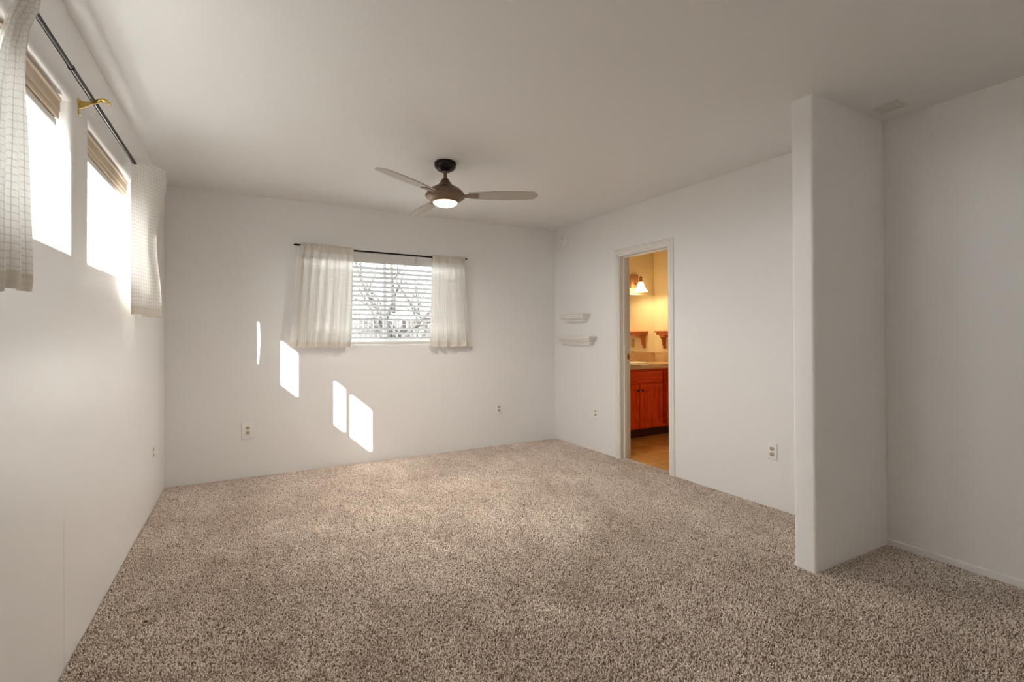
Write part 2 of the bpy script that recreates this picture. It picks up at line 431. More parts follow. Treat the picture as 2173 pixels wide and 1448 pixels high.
# stub wall
YS1, YS2, XS = -3.205, -3.3145, 3.117
mb = MB(); mb.box(XS, WX(-3.26) - .0005, YS2, YS1, -.02, H)
es = [e for e in mb.bm.edges if abs(e.verts[0].co.x - XS) < 1e-4 and abs(e.verts[1].co.x - XS) < 1e-4 and abs(e.verts[0].co.y - e.verts[1].co.y) < 1e-4]
bmesh.ops.bevel(mb.bm, geom=es, offset=.014, segments=6, affect='EDGES', profile=.5)
def stub_mat():
    m = wall_mat('stub_wall_paint', WALL); t = NT(m)
    tc = t.n('ShaderNodeTexCoord').outputs['Object']; sp = t.n('ShaderNodeSeparateXYZ'); t.l(tc, sp.inputs[0])
    old = t.b.inputs['Base Color'].links[0].from_socket
    low = t.n('ShaderNodeMapRange'); low.inputs[1].default_value = .75; low.inputs[2].default_value = .05; t.l(sp.outputs[2], low.inputs[0])
    sc = t.n('ShaderNodeMapRange'); sc.inputs[1].default_value = .58; sc.inputs[2].default_value = .75; t.l(t.noise(14, 4, .6, tc, .5), sc.inputs[0])
    near = t.math('LESS_THAN', sp.outputs[0], XS + .02)
    c = t.mix(t.math('MULTIPLY', t.math('MULTIPLY', t.math('MULTIPLY', sc.outputs[0], low.outputs[0]), .3), near), old, (.33, .28, .24)); t.l(c, t.b.inputs['Base Color'])
    return m
struct(mb.build('wall_stub', stub_mat(), smooth=True, angle=35))
# baseboard in the alcove
mb = MB(); mb.prism([(0, -.01), (.009, -.01), (.009, .032), (.003, .038), (0, .038)], 0, 3.25, lambda a, b, h: (WX(YS2 - h) - a, YS2 - .001 - h, b))
struct(mb.build('baseboard_right', M['wall']))

# ---------------------------------------------------------------- windows
def ring(mb, f, u0, u1, v0, v1, n0, n1, wd):
    def b(a0, a1, c0, c1):
        mb.prism([(a0, c0), (a1, c0), (a1, c1), (a0, c1)], n0, n1, f)
    b(u0, u0 + wd, v0, v1); b(u1 - wd, u1, v0, v1); b(u0 + wd, u1 - wd, v0, v0 + wd); b(u0 + wd, u1 - wd, v1 - wd, v1)
def window(name, f, h, n0, label):
    u0, u1, v0, v1 = h; root = empty(name, f((u0 + u1) / 2, v0, n0)); struct(root, label)
    off = Vector(root.location)
    g = lambda a, b, n: tuple(Vector(f(a, b, n)) - off)
    mb = MB(); ring(mb, g, u0, u1, v0, v1, n0, n0 + .05, .030); mb.build('window_frame', M['vinyl'], root)
    um = (u0 + u1) / 2
    mb = MB(); ring(mb, g, u0 + .03, um + .02, v0 + .03, v1 - .03, n0 + .028, n0 + .046, .028); s1 = mb.build('sash', M['vinyl'], root)
    mb = MB(); ring(mb, g, um - .02, u1 - .03, v0 + .03, v1 - .03, n0 + .006, n0 + .024, .028); s2 = mb.build('sash', M['vinyl'], root)
    for s_, a, b, n in ((s1, u0 + .055, um - .005, n0 + .037), (s2, um + .005, u1 - .055, n0 + .015)):
        mb = MB(); mb.prism([(a, v0 + .055), (b, v0 + .055), (b, v1 - .055), (a, v1 - .055)], n, n + .003, g); mb.build('glass_pane', M['glass'], s_)
    return root
window('window_1', lambda u, v, n: (-n, u, v), W1, .13, 'white slider window behind the near curtain on the left wall')
window('window_2', lambda u, v, n: (-n, u, v), W2, .13, 'white slider window nearer the far corner on the left wall')
window('window_3', lambda u, v, n: (u, n, v), W3, .09, 'white slider window in the back wall behind slatted blind')

window('fill_window', lambda u, v, n: (u, YR - n, v), REAR[0], .08, 'added unseen slider window letting fill light in behind the camera')  # unseen window, added to light the camera-facing surfaces

# ---------------------------------------------------------------- raised wooden blinds in the left windows
def raised_blind(y0, y1, label):
    r = empty('raised_wooden_blind', (-.04, (y0 + y1) / 2, 2.0)); tag(r, label, 'blind', 'raised tan wooden blinds in the left windows')
    L = (y1 - y0) / 2
    # valance: stepped moulding, profile in (x,z)
    pr = [(.0, .030), (.014, .030), (.016, .040), (.014, .052), (.018, .058), (.018, .094), (.024, .100), (.022, .108), (.006, .108), (.006, .038), (.0, .038)]
    mb = MB(); mb.prism(pr, -L, L, lambda a, b, h: (a, h, b)); mb.build('valance', M['tan_wood'], r)
    mb = MB(); mb.box(-.046, .0, -L + .01, L - .01, .062, .112); mb.build('head_rail', M['tan_wood'], r)
    mb = MB()
    for k in range(9): mb.box(-.048, .002, -L + .006, L - .006, .0275 + k * .0038, .0300 + k * .0038)
    mb.build('slat_stack', M['tan_wood'], r)
    mb = MB(); mb.box(-.052, .010, -L + .004, L - .004, -.004, .0265, .007, 3); mb.build('bottom_rail', M['rail_white'], r, smooth=True, angle=30)
    return r
b1 = raised_blind(-3.19, -2.355, 'tan wooden blind drawn up in the left window nearest the near curtain')
b2 = raised_blind(-2.05, -1.24, 'tan wooden blind drawn up in the left window beside the far corner curtain')

# ---------------------------------------------------------------- slatted blind, back window
def slat_blind():
    x0, x1, yb = W3[0] + .012, W3[1] - .012, .040
    r = empty('slatted_blind', ((x0 + x1) / 2, yb, W3[2])); tag(r, 'white horizontal slatted blind hanging open between the two sheer curtains', 'blind')
    L = (x1 - x0) / 2; zt = W3[3] - W3[2]
    mb = MB(); mb.box(-L, L, -.028, .028, zt - .055, zt - .006, .002, 1); mb.build('head_rail', M['blind'], r)
    pr = [(-.046, zt - .105), (-.040, zt - .112), (-.034, zt - .105), (-.034, zt - .022), (-.034, zt - .012), (-.047, zt - .012), (-.050, zt - .020), (-.046, zt - .030), (-.042, zt - .040)]
    mb = MB(); mb.prism(pr, -L, L, lambda a, b, h: (h, a + .004, b)); mb.build('valance', M['rail_white'], r)
    for sx in (.13, .70):
        mb = MB(); mb.box(-L + sx * 2 * L - .006, -L + sx * 2 * L + .006, -.049, -.044, zt - .09, zt - .012); mb.build('valance_clip', M['vinyl'], r)
    n = 16; ang = math.radians(-21); me = None
    for k in range(n):
        z = 1.876 - .0455 * k - W3[2]
        if me is None:
            mb = MB(); pts = []
            for q in range(7):
                a = -.025 + .05 * q / 6; pts.append((a, .0012 + .0022 * (1 - (a / .025) ** 2)))
            pts += [(a, b - .0028) for a, b in pts[::-1]]
            mb.prism(pts, -L + .004, L - .004, lambda a, b, h: (h, a, b))
            o = mb.build('slat', M['blind'], r, smooth=True, angle=50); me = o
        else:
            o = me.copy(); C.objects.link(o); o.parent = r
        o.location = (0, 0, z); o.rotation_euler = (ang if k != 12 else math.radians(-4), 0, 0)
    mb = MB(); mb.box(-L + .003, L - .003, -.028, .026, .008, .036, .004, 2); mb.build('bottom_rail', M['white_trim'], r, smooth=True, angle=30)
    for sx in (.08, .30, .52, .82, .95):
        x = -L + 2 * L * sx; mb = MB()
        for yy in (-.024, .024): mb.tube([(x, yy, .03), (x, yy, zt - .06)], .0008, 5)
        mb.build('ladder_cord', M['cord'], r)
    mb = MB(); mb.tube([(-L + .50, -.052, zt - .09), (-L + .503, -.054, .30)], .0035, 6); mb.build('tilt_wand', M['glass'], r)
slat_blind()

# ---------------------------------------------------------------- curtains
def lerp(a, b, t): return a + (b - a) * t
def cloth(name, P, U, nu, rows, m, label, cat='curtain', group=None):
    """P(s, row)->xyz over rows; U(s,row)->uv"""
    bm = bmesh.new(); uvl = bm.loops.layers.uv.new('UVMap'); V = []; T = []
    for r in rows:
        V.append([bm.verts.new(P(i / nu, r)) for i in range(nu + 1)]); T.append([U(i / nu, r) for i in range(nu + 1)])
    for a in range(len(rows) - 1):
        for i in range(nu):
            f = bm.faces.new((V[a][i], V[a][i + 1], V[a + 1][i + 1], V[a + 1][i])); f.smooth = True
            for lp, q in zip(f.loops, (T[a][i], T[a][i + 1], T[a + 1][i + 1], T[a + 1][i])): lp[uvl].uv = q
    me = bpy.data.meshes.new(name); bm.to_mesh(me); bm.free(); me.materials.append(m)
    o = bpy.data.objects.new(name, me); C.objects.link(o); tag(o, label, cat, group); return o

def sheer_curtain(xl, xr, xlb, xrb, zl, zr, zb_l, zb_r, zrod, y, label, folds, seed, right=False):
    rnd = random.Random(seed); ph = [rnd.uniform(0, 6.28) for _ in range(12)]
    wid = 1.3 * abs(xrb - xlb)
    flat = rnd
    rows = []                       # ('b', t) back of the rod pocket, ('f', t) front
    for k in range(7): rows.append(('b', k / 6))
    for k in range(90): rows.append(('f', k / 89))
    PT = .030                       # header above rod; pocket below rod .03
    def P(s, r):
        zt = lerp(zl, zr, s)
        gather = (1 - s) if not right else 1.0
        gather = min(1.0, gather * 2.2 + .12) if not right else 1.0
        ruff = math.sin(s * 2 * math.pi * folds * 3.1 + ph[0] + 1.3 * math.sin(s * 17 + ph[1])) * gather
        ruff2 = math.sin(s * 2 * math.pi * folds * 5.3 + ph[2] + 2 * math.sin(s * 9)) * gather
        topw = .004 * ruff + .003 * ruff2 * gather
        if r[0] == 'b':
            z = lerp(zt - .075, zt, r[1]); a = s; yo = .014 * math.sqrt(max(0, 1 - (max(0, r[1] - .6) / .4) ** 2)) 
            x = lerp(xl, xr, a) + .002 * ruff2
            return (x, y + yo + .0, z + (topw if r[1] > .8 else 0))
        t = r[1]; zb = lerp(zb_l, zb_r, s) + .006 * math.sin(s * 2 * math.pi * folds + ph[3])
        z = lerp(zt, zb, t ** .92 if t > 0 else 0)
        hdr = max(0, 1 - (zt - z) / .09)
        e = min(1, (zt - z) / .12)
        bx = lerp(xl, xlb, e * .25 + .75 * t); cx = lerp(xr, xrb, t * t * .6 + .4 * t)
        w = 2 * math.pi * folds
        a = s + .015 * math.sin(w * s + ph[4] + t) * e
        x = lerp(bx, cx, a)
        A = .020 * (.5 + .5 * t) + .008
        yo = A * math.sin(w * s + ph[5] + 1.2 * math.sin(3 * s + ph[6]) + .5 * math.sin(2.2 * t + ph[7]) + .4 * t) + .006 * math.sin(2.3 * w * s + ph[8] + t) * (1 - .3 * t)
        yo += .01 * t
        yy = y - .0185 - abs(hdr) * (.004 * ruff + .003 * ruff2) - e * (yo + .014)
        if hdr > 0: z += topw * min(1, max(0, 1 - t * 30))
        return (x, min(yy, -.006), z)
    zt = max(zl, zr)
    def U(s, r):
        if r[0] == 'b': return (s * wid, 2.0)
        z = lerp(zt, zb_l, r[1] ** .92); return (s * wid, z - zb_l)
    hgt = zt - zb_l
    return cloth('sheer_curtain', P, U, 260, rows, sheer_m(hgt), label, 'curtain', 'sheer curtains on the back window')
def sheer_m(hgt):
    key = 'sheer_%.2f' % hgt
    if key not in M: M[key] = fabric('sheer_grid_cloth', .32, cell=.0125, line=(.64, .62, .585), lw=.2, top=(hgt - .075, 9))
    return M[key]
sheer_curtain(1.010, 1.464, .922, 1.436, 2.052, 2.040, 1.120, 1.108, 2.02, -.055, 'wider sheer white curtain left of the slatted blind', 6, 3)
sheer_curtain(2.238, 2.600, 2.212, 2.660, 2.032, 2.032, 1.112, 1.100, 2.01, -.055, 'narrower sheer white curtain right of the slatted blind', 4.5, 11, True)

def pleat_cloth(name, path_at, zt, zb, m, label, wid, nu=120, nv=70, zrod=None):
    """path_at(s,t)->(x,y); hanging cloth with its own plan outline at every height"""
    rows = [k / nv for k in range(nv + 1)]
    def P(s, t):
        x, y = path_at(s, t); z = lerp(zt(s) if callable(zt) else zt, zb(s) if callable(zb) else zb, t)
        return (x, y, z)
    zt0 = zt(0) if callable(zt) else zt; zb0 = zb(0) if callable(zb) else zb
    def U(s, t): return (s * wid, (zt0 - zb0) * (1 - t))
    return cloth(name, P, U, nu, rows, m, label, 'curtain', 'white waffle curtains on the left wall rod')
def polypath(pts, s):
    ds = [math.dist(a, b) for a, b in zip(pts, pts[1:])]; T = sum(ds); d = s * T
    for (a, b), l in zip(zip(pts, pts[1:]), ds):
        if d <= l or (a, b) == (pts[-2], pts[-1]): 
            k = min(1, d / l); return (lerp(a[0], b[0], k), lerp(a[1], b[1], k))
        d -= l
def spath(pts, s):
    # softened zigzag: average along the path
    x = y = 0; W = 0
    for k in range(-4, 5):
        q = min(1, max(0, s + k * .011)); g = math.exp(-(k / 2.4) ** 2); p = polypath(pts, q); x += p[0] * g; y += p[1] * g; W += g
    return (x / W, y / W)
def rear_path(s, t):
    return (lerp(.55, 2.75, s), YR + .07 + .022 * math.sin(2 * math.pi * 13 * s + .6 * t))
_o = None
def fill_curtain():  # unseen curtain, added to diffuse and dim the rear fill light
    o = pleat_cloth('sheer_curtain', rear_path, 2.2, .82, M['lined'], 'added unseen lined curtain softening the light from the rear window', 2.6, 200, 20)
    o['group'] = 'added light-softening curtain on the rear window'
fill_curtain()
FAR = [(.026, -1.445), (.045, -1.41), (.100, -1.305), (.165, -1.190), (.150, -1.165), (.085, -1.300), (.062, -1.290), (.125, -1.155), (.165, -1.110), (.150, -1.085), (.085, -1.230), (.060, -1.225), (.110, -1.090), (.150, -1.040), (.135, -1.025), (.060, -1.125), (.030, -1.112)]
def far_path(s, t):
    x, y = spath(FAR, s)
    # mid-height the cloth pinches, the hem swings in a little
    k = 1 - .18 * math.sin(math.pi * min(1, t * 1.05)) ** 2 - .14 * t
    x0, y0 = .03, -1.44
    u = (x - x0) * .50 + (y - y0) * .866          # along the sun-ward fold direction
    v = (x - x0) * .866 - (y - y0) * .50
    u *= k; v += .010 * math.sin(14 * s + 5 * t) * min(1, 3 * t) * min(1, max(0, s - .18) * 8)
    nx = x0 + u * .50 + v * .866; ny = y0 + u * .866 - v * .50
    return (max(.010, nx), ny)
pleat_cloth('waffle_curtain', far_path, 2.215, lambda s: 1.338 + .004 * math.sin(30 * s), M['waffle'], 'white waffle curtain bunched at the far end of the left rod', 1.25, 200, 80)
RE = [(2.20, -2.868), (2.123, -2.90), (2.048, -2.928), (1.992, -2.952), (1.881, -2.937), (1.758, -2.921), (1.568, -2.898), (1.438, -2.880), (1.372, -2.876), (1.33, -2.890)]
LE = [(2.20, -2.985), (2.098, -3.005), (2.037, -3.024), (1.986, -3.06), (1.85, -3.13), (1.6, -3.17), (1.33, -3.19)]
def tab(T, z):
    if z >= T[0][0]: return T[0][1]
    for (a, b), (c, d) in zip(T, T[1:]):
        if z >= c: return lerp(b, d, (a - z) / (a - c))
    return T[-1][1]
def near_path(s, t):
    z = lerp(2.205, 1.345, t)
    yr, yl = tab(RE, z), tab(LE, z)
    y = lerp(yr, yl, s); e = .25 + .75 * t
    x = .048 + .016 * min(1, max(0, (z - 2.06) / .08)) + .008 * math.sin(2 * math.pi * 3.2 * s + .9 + .5 * t) * (.6 + .4 * t) + .006 * math.sin(19 * s + 3 * t)
    x += .012 * math.exp(-((z - 2.0) / .07) ** 2) * math.sin(25 * s) * .6
    return (max(.012, x), y)
pleat_cloth('waffle_curtain', near_path, 2.205, lambda s: 1.345 if s < .42 else 1.333, M['waffle'], 'white waffle curtain hanging at the near end of the left rod', .31, 90, 80)

# ---------------------------------------------------------------- curtain rods
def finial_pts(r): return [(0, 0), (r, .002), (r * 1.25, .008), (r * 1.1, .02), (r * .5, .032), (0, .036)]
r = empty('curtain_rod', (.042, -2.2, 2.177)); tag(r, 'long dark metal curtain rod along the left wall above both windows', 'curtain rod')
mb = MB(); mb.tube([(0, 1.05, .002), (0, -.28, 0)], .0094, 20); mb.build('outer_tube', M['gunmetal'], r, smooth=True, angle=40)
mb = MB(); mb.tube([(0, -.27, 0), (0, -1.02, .004)], .0080, 20); mb.build('inner_tube', M['gunmetal'], r, smooth=True, angle=40)
mb = MB(); mb.tube([(0, -.276, 0), (0, -.288, 0)], .0104, 20); mb.build('collar', M['gunmetal'], r, smooth=True, angle=40)
mb = MB(); mb.tube([(0, -.655, .003), (0, -.661, .003)], .0083, 16); mb.build('joint_ring', M['plate'], r, smooth=True, angle=40)
mb = MB(); mb.lathe([(0, 0), (.0078, 0), (.013, .006), (.014, .016), (.009, .028), (0, .034)], (0, 1.05, .002), 20, axis='Y'); mb.build('finial', M['black'], r, smooth=True)
mb = MB(); mb.box(-.042, -.039, 1.02, 1.045, -.085, .0); mb.box(-.041, 0, 1.028, 1.036, -.016, -.008); mb.box(-.004, .004, 1.028, 1.036, -.016, -.004); mb.build('wall_bracket', M['black'], r)

# back window rod; its ends turn back to the wall
r = empty('curtain_rod', (1.8, -.058, 2.012)); tag(r, 'thin black curtain rod across the top of the back window', 'curtain rod')
mb = MB(); mb.tube([(-.80, 0, .020), (-.36, 0, .008), (.43, 0, .0), (.78, 0, .008)], .0075, 14); mb.build('pole', M['black'], r, smooth=True, angle=40)
mb = MB(); mb.lathe([(0, -.055), (.004, -.05), (.0095, -.035), (.0085, 0), (.0075, .004)], (-.80, 0, .020), 14, axis='X'); mb.build('finial', M['black'], r, smooth=True)
mb = MB(); mb.lathe([(.0075, -.004), (.0085, 0), (.0095, .03), (.004, .046), (0, .05)], (.78, 0, .008), 14, axis='X'); mb.build('finial', M['black'], r, smooth=True)
for xx, zz in ((-.77, .019), (.775, .007)):
    mb = MB(); mb.tube([(xx, 0, zz), (xx, .056, zz - .004)], .005, 10); mb.box(xx - .008, xx + .008, .054, .0575, zz - .035, zz + .008); mb.build('wall_bracket', M['black'], r)

# brass rod bracket between the left windows
r = empty('rod_bracket', (0, -2.223, 2.135)); tag(r, 'small brass bracket with curved hook holding the rod between left windows', 'bracket')
mb = MB(); mb.box(.0, .004, -.010, .010, -.032, .034, .0015, 2); mb.build('wall_plate', M['brass'], r, smooth=True, angle=40)
mb = MB()
pr = [(.003, -.004), (.020, .004), (.040, .020), (.060, .030), (.076, .036), (.076, .041), (.056, .036), (.036, .030), (.018, .026), (.003, .030)]
mb.prism(pr, -.004, .004, lambda a, b, h: (a, h, b)); mb.build('arm', M['brass'], r)
mb = MB(); mb.tube([(.054, 0, .036), (.066, 0, .045), (.078, 0, .048), (.089, 0, .045), (.096, 0, .036), (.097, 0, .030)], [.005, .0065, .0065, .0065, .006, .004], 10); mb.build('hook', M['brass'], r, smooth=True)
for z in (-.025, .028):
    mb = MB(); mb.lathe([(0, .002), (.0035, .0015), (.0045, 0)], (.004, 0, z), 12, axis='X'); mb.build('screw', M['screw'], r, smooth=True)

# ---------------------------------------------------------------- ceiling fan
r = empty('ceiling_fan', (1.82, -1.53, H)); tag(r, 'bronze ceiling fan with three taupe blades and lit round lamp', 'ceiling fan')
mb = MB(); mb.lathe([(0, 0), (.070, 0), (.077, -.006), (.078, -.018), (.074, -.036), (.062, -.052), (.044, -.063), (.030, -.068), (.028, -.066), (0, -.064)], seg=48); mb.build('canopy', M['darkbronze'], r, smooth=True, angle=50)
mb = MB(); mb.lathe([(.0, -.070), (.020, -.070), (.024, -.066), (.0, -.060)], seg=32); mb.build('hanger_collar', M['bronze'], r, smooth=True)
mb = MB(); mb.lathe([(0, -.06), (.0130, -.06), (.0130, -.125), (0, -.125)], seg=24); mb.build('downrod', M['bronze'], r, smooth=True, angle=40)
mb = MB(); mb.lathe([(0, -.112), (.016, -.113), (.026, -.122), (.034, -.138), (.044, -.152), (.053, -.162)], seg=56); mb.build('yoke_cover', M['bronze'], r, smooth=True)
mb = MB(); mb.lathe([(.052, -.1625), (.058, -.166), (.080, -.178), (.104, -.192), (.122, -.209), (.131, -.222), (.133, -.228), (.129, -.229)], seg=64); mb.build('motor_housing', M['bronze'], r, smooth=True)
mb = MB(); mb.lathe([(.125, -.229), (.138, -.232), (.1405, -.241), (.137, -.249), (.122, -.261), (.106, -.271), (.099, -.275), (.097, -.280), (.092, -.284), (.086, -.286)], seg=64); lh = mb.build('light_housing', M['bronze'], r, smooth=True, angle=50)
mb = MB(); mb.lathe([(.086, -.284), (.083, -.293), (.068, -.304), (.045, -.312), (.02, -.3155), (0, -.316)], seg=48); mb.build('lamp_lens', M['lens'], lh, smooth=True)
def blade_outline():
    pts = []
    L0, L1 = .165, .655
    for k in range(25):
        t = k / 24; x = lerp(L0, L1, t); h = .044 + .022 * math.sin(math.pi * min(1, t * .9)) - (0 if t < .93 else .040 * ((t - .93) / .07) ** 2); pts.append((x, h))
    lo = [(x, -h * .92) for x, h in pts[::-1]]
    return pts + lo
for deg in (332, 212, 92):
    bl = MB(); bl.prism(blade_outline(), -.003, .003, lambda a, b, h: (a, b, h))
    bl.xf(Matrix.Rotation(math.radians(deg), 4, 'Z') @ Matrix.Translation((0, 0, -.236)) @ Matrix.Rotation(math.radians(-11), 4, 'X')); bo = bl.build('blade', M['blade'], r)
    ir = MB(); ir.prism([(.10, -.018), (.15, -.020), (.20, -.034), (.235, -.030), (.235, .030), (.20, .034), (.15, .020), (.10, .018)], -.007, -.003, lambda a, b, h: (a, b, h))
    ir.xf(Matrix.Rotation(math.radians(deg), 4, 'Z') @ Matrix.Translation((0, 0, -.236)) @ Matrix.Rotation(math.radians(-11), 4, 'X')); ir.build('blade_iron', M['bronze'], bo)
fl_ = bpy.data.lights.new('fan_lamp', 'SPOT'); fo = bpy.data.objects.new('fan_lamp', fl_); C.objects.link(fo); fo.location = (1.82, -1.53, H - .325)
fl_.energy = 38; fl_.color = (1, .92, .82); fl_.spot_size = math.radians(178); fl_.spot_blend = 1.0; fl_.shadow_soft_size = .06

# ---------------------------------------------------------------- outlets (local: wall plane y=0, room side -y)
def outlet(label, w, h, pm=None):
    r = empty('wall_outlet'); tag(r, label, 'outlet', 'duplex wall outlets')
    mb = MB(); mb.box(-w / 2, w / 2, -.0055, 0, -h / 2, h / 2, .003, 3); mb.build('cover_plate', pm or M['plate'], r, smooth=True, angle=50)
    for z in (.0195, -.0195):
        pts = []
        for k in range(32):
            a = 2 * math.pi * k / 32; pts.append((.0172 * math.cos(a), max(-.0125, min(.0125, .0172 * math.sin(a)))))
        mb = MB(); mb.prism(pts, -.0075, -.004, lambda a, b, hh: (a, hh, b + z)); q = mb.build('receptacle', M['ivory'], r)
        mb = MB(); mb.box(-.0078, -.0050, -.0079, -.0070, z - .001, z + .0075); mb.box(.0048, .0072, -.0079, -.0070, z, z + .0072)
        mb.prism([(.0028 * math.cos(6.283 * k / 12), .0028 * math.sin(6.283 * k / 12) - .0065 + z) for k in range(12)], -.0079, -.0070, lambda a, b, hh: (a, hh, b)); mb.build('slots', M['slot'], q)
    mb = MB(); mb.lathe([(0, -.0008), (.0022, -.0006), (.003, 0)], (0, -.0055, 0), 12, axis='Y'); mb.build('screw', M['screw'], r, smooth=True)
    return r
def place(o, loc, rz, label=None):
    o.location = loc; o.rotation_euler = (0, 0, rz)
    if label: o['label'] = label
    return o
place(outlet('oversized white outlet plate low on the back wall, left of sunlit patches', .090, .143), (.588, 0, .405), 0)
o2 = place(outlet('white outlet low on the back wall, right of the window', .070, .115), (3.022, 0, .406), 0)
place(copy_tree(o2), (WX(-.735), -.735, .399), -P2 + RZ, 'white outlet on the right wall between corner shelves and doorway')
place(copy_tree(o2), (WX(-2.635), -2.635, .394), -P2 + RZ, 'white outlet on the right wall between doorway and stub wall')
place(copy_tree(o2), (0, -.545, .401), P2, 'white outlet on the left wall beside the far left corner, seen edge on')

# ---------------------------------------------------------------- smoke detector
r = empty('smoke_detector', (WX(-.201), -.201, 2.282), -P2 + RZ); tag(r, 'round white smoke detector high on the right wall near the corner', 'smoke detector')
mb = MB(); mb.lathe([(0, -.012), (.068, -.012), (.070, -.010), (.070, 0), (0, 0)], seg=48, axis='Y'); mb.build('mounting_base', M['plate'], r, smooth=True, angle=40)
mb = MB(); mb.lathe([(0, -.038), (.030, -.038), (.048, -.035), (.060, -.026), (.063, -.012), (0, -.011)], seg=48, axis='Y'); cv = mb.build('cover', M['plate'], r, smooth=True, angle=50)
for a in (118, 62, 240):
    c = Vector((.030 * math.cos(math.radians(a)), -.0385, .030 * math.sin(math.radians(a)))); mb = MB(); mb.box(c.x - .006, c.x + .006, c.y - .0008, c.y + .002, c.z - .003, c.z + .003)
    mb.build('vent_slot', M['slot'], cv)
mb = MB(); mb.lathe([(0, -.041), (.006, -.041), (.007, -.037)], seg=16, axis='Y'); mb.build('test_button', M['plate'], cv, smooth=True)

# ---------------------------------------------------------------- crown-moulding shelves on the right wall
def ledge(s0, s1, zt, hgt, dep, label):
    """s0..s1 span of the top board along the wall; moulding returns mitred at the ends"""
    sm = (s0 + s1) / 2; r = empty('moulding_shelf', (WX(-sm), -sm, zt), -P2 + RZ); tag(r, label, 'shelf', 'white moulding shelves beside the doorway')
    L = (s1 - s0) / 2
    prof = [(0, 0), (0, -.014), (-.012, -.018), (-.014, -.030), (-.030, -.046), (-.044, -.054), (-.046, -.066), (-.058, -.072), (-.058, -hgt), (-.070, -hgt)]
    mb = MB(); rings = []
    for d, z in prof:           # inset d from the outer board edge, height z
        x1 = L + d; y1 = -(dep + d)
        y1 = min(y1, -.006)
        rings.append([mb.bm.verts.new(q) for q in ((-x1, 0, z), (-x1, y1, z), (x1, y1, z), (x1, 0, z))])
    mb.bm.faces.new(rings[0]); mb.bm.faces.new(rings[-1][::-1])
    for a, b in zip(rings, rings[1:]):
        for k in range(4): mb.bm.faces.new((a[k], b[k], b[(k + 1) % 4], a[(k + 1) % 4]))
    mb.build('moulding', M['white_trim'], r)
    mb = MB(); mb.box(-L - .004, L + .004, -dep - .004, -.0005, 0, .006, .002, 1); mb.build('top_board', M['white_trim'], r)
ledge(.215, .655, 1.432, .080, .105, 'shorter white moulding shelf, the upper of two beside the doorway')
ledge(.170, .760, 1.195, .085, .105, 'longer white moulding shelf, the lower of two beside the doorway')

# ---------------------------------------------------------------- ceiling register
r = empty('ceiling_register', (3.640, -3.428, H)); tag(r, 'small white air register in the ceiling behind the stub wall corner', 'vent')
mb = MB(); ring(mb, lambda a, b, n: (a, b, -n), -.056, .056, -.062, .062, 0, .005, .012); mb.build('frame', M['vent'], r)
mb = MB()
for k in range(7):
    yv = -.048 + .0145 * k; mb.prism([(yv, 0), (yv + .009, -.006), (yv + .0105, -.006), (yv + .0015, 0)], -.046, .046, lambda a, b, h: (h, a, b))
mb.build('louvres', M['vent'], r)

# ---------------------------------------------------------------- doorway
D0, D1, DH = 1.095, 1.722, 1.992
r = empty('door_1', RW((D0 + D1) / 2, 0, 0)); struct(r, 'open doorway with white moulded casing leading to the bathroom')
off = Vector(r.location)
def rg(s, v, n): return tuple(Vector(RW(s, v, n)) - off)
cw = .062
cprof = [(0, .0), (0, .009), (.012, .012), (.016, .017), (.034, .017), (.040, .013), (.052, .013), (.058, .009), (.062, .0)]   # (across, thickness) from the inner edge
def casing(s_in, sign):
    mb = MB(); bm = mb.bm; a = []; b = []
    for c, t in cprof:
        s = s_in + sign * c
        a.append(bm.verts.new(rg(s, 0, -t))); b.append(bm.verts.new(rg(s, DH + c - .004, -t)))
    for i in range(len(cprof) - 1): bm.faces.new((a[i], a[i + 1], b[i + 1], b[i]))
    bm.faces.new(a); bm.faces.new(b[::-1]); return mb
casing(D0 + .006, -1).build('casing_left', M['white_trim'], r); casing(D1 - .006, 1).build('casing_right', M['white_trim'], r)
mb = MB(); bm = mb.bm; a = []; b = []
for c, t in cprof:
    a.append(bm.verts.new(rg(D0 + .006 - c, DH + c - .004, -t))); b.append(bm.verts.new(rg(D1 - .006 + c, DH + c - .004, -t)))
for i in range(len(cprof) - 1): bm.faces.new((a[i], a[i + 1], b[i + 1], b[i]))
bm.faces.new(a); bm.faces.new(b[::-1]); mb.build('casing_head', M['white_trim'], r)
mb = MB()
def bx(mb, s0, s1, v0, v1, n0, n1): mb.prism([(s0, v0), (s1, v0), (s1, v1), (s0, v1)], n0, n1, rg)
bx(mb, D0 - .0, D0 + .012, 0, DH, -.002, .128); bx(mb, D1 - .012, D1, 0, DH, -.002, .128); bx(mb, D0 + .012, D1 - .012, DH - .012, DH, -.002, .128)
mb.build('jamb', M['white_trim'], r)
mb = MB(); bx(mb, D0 + .012, D0 + .023, 0, DH - .012, .045, .078); bx(mb, D1 - .023, D1 - .012, 0, DH - .012, .045, .078); bx(mb, D0 + .023, D1 - .023, DH - .023, DH - .012, .045, .078); mb.build('door_stop', M['white_trim'], r)
mb = MB(); bx(mb, D0 + .011, D0 + .0135, .968, 1.028, .083, .122); sp_ = mb.build('strike_plate', M['brass'], r)
mb = MB(); bx(mb, D0 + .012, D0 + .0140, .988, 1.008, .095, .110); bx(mb, D0 + .012, D0 + .0140, .974, .980, .099, .106); bx(mb, D0 + .012, D0 + .0140, 1.016, 1.022, .099, .106); mb.build('latch_hole', M['slot'], sp_)
